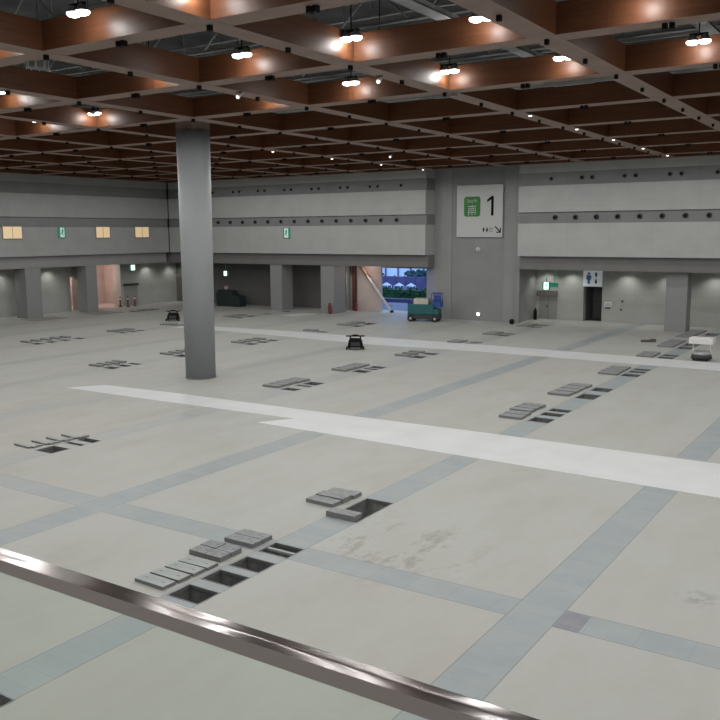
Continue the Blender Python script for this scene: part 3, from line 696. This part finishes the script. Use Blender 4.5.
# ------------------------------------------------------------------ things on the floor
def floor_machine(loc, s, label):
    r = empty('floor_machine', loc, radians(33)); r.scale = (s, s, s)
    m = MB(); m.prism([(-.52, .12), (.52, .12), (.46, .5), (.36, .72), (-.36, .72), (-.46, .5)], 'y', -.35, .35); m.build('body', M['black'], r, bevel=.03)
    m = MB(); m.tube([(0, 0, .0), (0, 0, .16)], .48, 24); m.build('brush_skirt', M['greyshell'], r)
    for sx in (-1, 1):
        m = MB(); m.tube([(sx*.34, .1, .68), (sx*.33, .12, .86)], .05, 8); m.build('handle_post', M['black'], r)
        m = MB(); m.tube([(sx*.5, -.3, .12), (sx*.6, -.3, .12)], .12, 14); m.build('wheel', M['rubber'], r)
    m = MB(); m.box(-.62, .62, .04, .2, .83, .9); m.sphere((0, .1, .9), .25, (1, .4, .3)); m.build('handle_bar', M['black'], r)
    m = MB(); m.box(-.3, .3, -.37, -.34, .25, .5); m.build('front_panel', M['dark'], r)
    tag(r, label, 'floor machine')
floor_machine((-28.3, 42.9, 0), .92, 'black floor machine with handle bar standing before the far white sheet, centre')
floor_machine((-50.3, 49.5, 0), .92, 'black floor machine standing on the far left floor beside the column')
# cart with white box on the right
r = empty('hand_cart', (-9.6, 48.9, 0))
m = MB(); m.tube([(0, 0, .12), (0, 0, .34)], [.56, .5], 20); m.build('base', M['dark'], r)
m = MB(); m.tube([(0, 0, .34), (0, 0, .5)], [.5, .4], 20); m.build('base_lid', M['steel'], r)
for sx in (-1, 1):
    m = MB(); m.tube([(sx*.45, 0, .3), (sx*.45, 0, .95)], .03, 8); m.build('post', M['white'], r)
    for sy in (-1, 1): m = MB(); m.tube([(sx*.35-.03, sy*.3, .1), (sx*.35+.03, sy*.3, .1)], .1, 12); m.build('wheel', M['rubber'], r)
m = MB(); m.box(-.62, .62, -.4, .4, .92, 1.25); m.build('tray', M['white'], r, bevel=.03)
tag(r, 'cart with white tray on posts over a dark round base, right edge of the hall', 'cart')
m = MB(); m.box(-.45, .45, -.12, .12, 0, .14); m.box(.1, .45, -.1, .1, .14, .2)
o = m.build('wood_offcut', mat('offcut', (.10, .09, .07), .8), loc=(-14.1, 55.3, 0)); o.rotation_euler[2] = radians(25); tag(o, 'short dark block lying alone on the floor left of the white topped cart', 'block')
# scissor lifts
r = empty('utility_vehicle', (-32.7, 59.6, 0), radians(14)); r.scale = (.88, 1, .97)
for sx in (-1, 1):
    for sy in (-1, 1):
        m = MB(); m.tube([(sx*1.12, sy*.55-.12, .27), (sx*1.12, sy*.55+.12, .27)], .27, 18); w_ = m.build('wheel', M['rubber'], r)
        m = MB(); m.tube([(sx*1.12, sy*.55-.13, .27), (sx*1.12, sy*.55+.13, .27)], .11, 12); m.build('hub', M['steel'], w_)
m = MB(); m.box(-1.45, 1.45, -.55, .55, .2, .6); m.build('chassis', M['dark'], r, bevel=.04)
m = MB(); m.box(-1.42, 1.0, -.6, .6, .6, 1.42); m.box(1.0, 1.42, -.6, .6, .6, 1.05); m.build('body', M['teal'], r, bevel=.05)
m = MB(); m.box(-.9, .45, -.45, .45, 1.42, 1.85); 
for k in range(5): m.box(-.85+.27*k, -.68+.27*k, -.47, .47, 1.5, 1.88)
m.build('load_box', M['cream'], r, bevel=.02)
m = MB(); m.box(-1.44, -1.2, -.4, .4, 1.2, 1.5); m.build('rear_step', M['dark'], r)
m = MB()
for x in (.75, 1.15, 1.55):
    for sy in (-.4, .4): m.tube([(x, sy, 1.2), (x, sy, 2.3)], .035, 6)
for z in (1.75, 2.3): m.tube([(.75, -.4, z), (1.55, -.4, z), (1.55, .4, z), (.75, .4, z), (.75, -.4, z)], .035, 6)
m.box(.72, 1.6, -.42, .42, 1.18, 1.62); m.box(1.0, 1.5, -.3, .1, 1.62, 2.15)
m.build('blue_basket', M['bluep'], r)
tag(r, 'teal lift vehicle with cream load and blue basket, parked before the blue gate', 'vehicle')
# leaning white pole at the gate
r = empty('leaning_barrier_arm', (-38.6, 64.3, 0))
m = MB(); m.tube([(0, 0, .12), (-3.15, .1, 4.0)], .11, 10); m.build('arm', M['white'], r)
m = MB(); m.tube([(-3.15, .1, 4.0), (-2.3, .1, 2.95)], .13, 10); m.build('arm_end', mat('worn_orange', (.40, .25, .18), .6), r)
m = MB(); m.tube([(.05, -.12, .12), (.05, .12, .12)], .12, 14); m.build('wheel', M['rubber'], r)
tag(r, 'long white pole leaning diagonally across the warm wall beside the gate', 'pole')
# red and white posts by the left opening
for i, (x, y) in enumerate(((-64.6, 56.6), (-64.1, 57.1), (-64.0, 57.9))):
    r = empty('barrier_post', (x, y, 0)); m = MB(); m.tube([(0, 0, 0), (0, 0, .05)], .2, 12); m.build('foot', M['rubber'], r)
    m = MB(); m.tube([(0, 0, .05), (0, 0, 1.0)], .07, 10); m.build('post', M['red'], r); m = MB(); m.tube([(0, 0, .7), (0, 0, .85)], .075, 10); m.build('white_band', M['white'], r)
    tag(r, '%s of three red barrier posts beside the warm opening in the left recess' % ('leftmost', 'middle', 'rightmost')[i], 'post')
# white poster in the left narrow opening
m = MB(); m.box(-.03, .03, -.45, .45, 0, 1.1); tag(m.build('hanging_board', M['sign'], loc=(-66.1, 51.85, 3.05)), 'pale square board above the narrow warm opening between the left pillars', 'board')
m = MB(); m.box(-.4, .4, -.35, .35, 0, 2.3); m.box(-.36, .42, -.3, .3, 2.3, 2.4); tag(m.build('locker', mat('locker_paint', (.30, .14, .12), .6), loc=(-67.6, 52.3, 0)), 'dull red locker standing inside the narrow warm opening', 'locker')
# machine behind the column on the left back
r = empty('covered_equipment', (-55.6, 62.6, 0))
m = MB(); m.prism([(-1.6, 0), (1.4, 0), (1.3, 1.0), (.5, 1.15), (.3, 1.5), (-1.3, 1.6), (-1.6, 1.3)], 'y', -.5, .5); m.build('cover', M['tgreen'], r, bevel=.06)
m = MB(); m.sphere((-.6, -.1, 1.75), .24); m.build('bundle', mat('pinkish_cloth', (.32, .24, .24), .8), r)
for sx in (-1.2, 1.0):
    m = MB(); m.tube([(sx, -.58, .15), (sx, -.46, .15)], .15, 12); m.build('wheel', M['rubber'], r)
tag(r, 'dark green covered equipment in the dim recess just right of the column', 'equipment')
m = MB(); m.box(-.38, .38, -.1, .1, 0, .5); tag(m.build('low_box', M['dark'], loc=(-43.85, 65.6, 0)), 'dark low box inside the dim doorway between back pillar and warm wall', 'box')

# ------------------------------------------------------------------ handrail and balcony
r = empty('handrail', (0, 1.26, 6.2))
m = MB(); m.box(31, 46, -.051, 0, -.033, 0); m.build('rail_bar', M['rail'], r, loc=(-40, 0, 0))
m = MB(); m.box(-9, 6, -.032, -.020, -1.06, -.034); m.build('glass_panel', M['glass'], r)
m = MB(); m.box(-9, 6, -.045, -.005, -1.1, -1.04); m.build('base_shoe', M['rail'], r)
tag(r, 'brushed steel handrail on a glass balustrade crossing the bottom of the view', 'handrail')
BOX('trim_6', M['slab'], -9.5, 6.5, -6, 1.28, 4.8, 5.1)

# ------------------------------------------------------------------ outside the gate (dusk)
BOX('ground', M['road'], -120, 20, 66.7, 150, -.12, -.02)['label'] = 'blue grey paving outside'
def blob(mb, c, r, n, sq=(1, 1, 1)):
    for _ in range(n):
        p = Vector(c) + Vector((random.uniform(-r, r)*sq[0], random.uniform(-r, r)*sq[1], random.uniform(-r, r)*sq[2]))
        mb.sphere(p, r*random.uniform(.35, .6), (1, 1, .8), 0, 9, 6)
m = MB(); m.box(-56, -38, 79.7, 80.3, -.02, .85)
for k in range(44): blob(m, (-55.5+k*.4, 80+random.uniform(-.3, .3), .75), .34, 4)
tag(m.build('hedge', M['grass']), 'dark green hedge outside beyond the gate', 'hedge')
m = MB(); m.box(-62, -42, 90, 90.3, -.02, 1.7)
for k in range(14): m.box(-62+1.4*k, -61.85+1.4*k, 89.9, 90, -.02, 1.85)
tag(m.build('site_fence', M['purple']), 'violet grey panel fence beyond the hedge outside', 'fence')
for i, x in enumerate((-52.3, -50.6, -49.0)):
    r = empty('marquee', (x, 86, -.02)); m = MB(); a = .45
    vs_ = [m.bm.verts.new(p) for p in ((-a, -a, .88), (a, -a, .88), (a, a, .88), (-a, a, .88), (0, 0, 1.25))]
    for q in ((0, 1, 4), (1, 2, 4), (2, 3, 4), (3, 0, 4), (3, 2, 1, 0)): m.bm.faces.new([vs_[k] for k in q])
    m.build('roof', M['tent'], r)
    m = MB()
    for sx in (-.42, .42):
        for sy in (-.42, .42): m.tube([(sx, sy, 0), (sx, sy, .88)], .04, 6)
    m.build('legs', M['white'], r); tag(r, '%s of the small white peaked marquees beyond the hedge' % ('leftmost', 'middle', 'rightmost')[i], 'marquee', 'marquees outside')
for i, (x, h_, r_) in enumerate(((-60.3, 2.0, .8), (-56.9, 2.2, 1.0), (-54.6, 1.9, .9), (-52.6, 2.1, .7))):
    r = empty('tree', (x, (96.5, 101.5, 97.0, 102.0)[i], -.02)); m = MB(); m.tube([(0, 0, 0), (0, 0, h_*.7)], .12, 8); m.build('trunk', M['trunk'], r)
    m = MB(); blob(m, (0, 0, h_*.62), r_*.75, 22, (1.9, 1, .8)); m.build('crown', M['tree'], r)
    tag(r, 'dark blue green tree outside beyond the fence, %s of four' % ('leftmost', 'second', 'third', 'rightmost')[i], 'tree', 'trees outside')
r = empty('pale_building', (-60, 112, -.02)); m = MB(); m.box(-22, 22, 0, 6, 0, 9); m.build('wall', M['pale'], r)
m = MB()
for k in range(20): m.box(-21.5+2.2*k, -21.3+2.2*k, -.15, 0, 0, 9)
m.box(-22, 22, -.12, 0, 3.2, 3.35); m.build('mullions', M['purple'], r); tag(r, 'pale blue glazed building front seen far outside the gate', 'building')
m = MB(); m.box(-48, -35, 74.5, 74.7, -.02, .35); m.box(-46, -42.5, 71, 71.1, 0, .03)
tag(m.build('kerb', M['purple']), 'low violet kerb on the paving outside the gate', 'kerb')
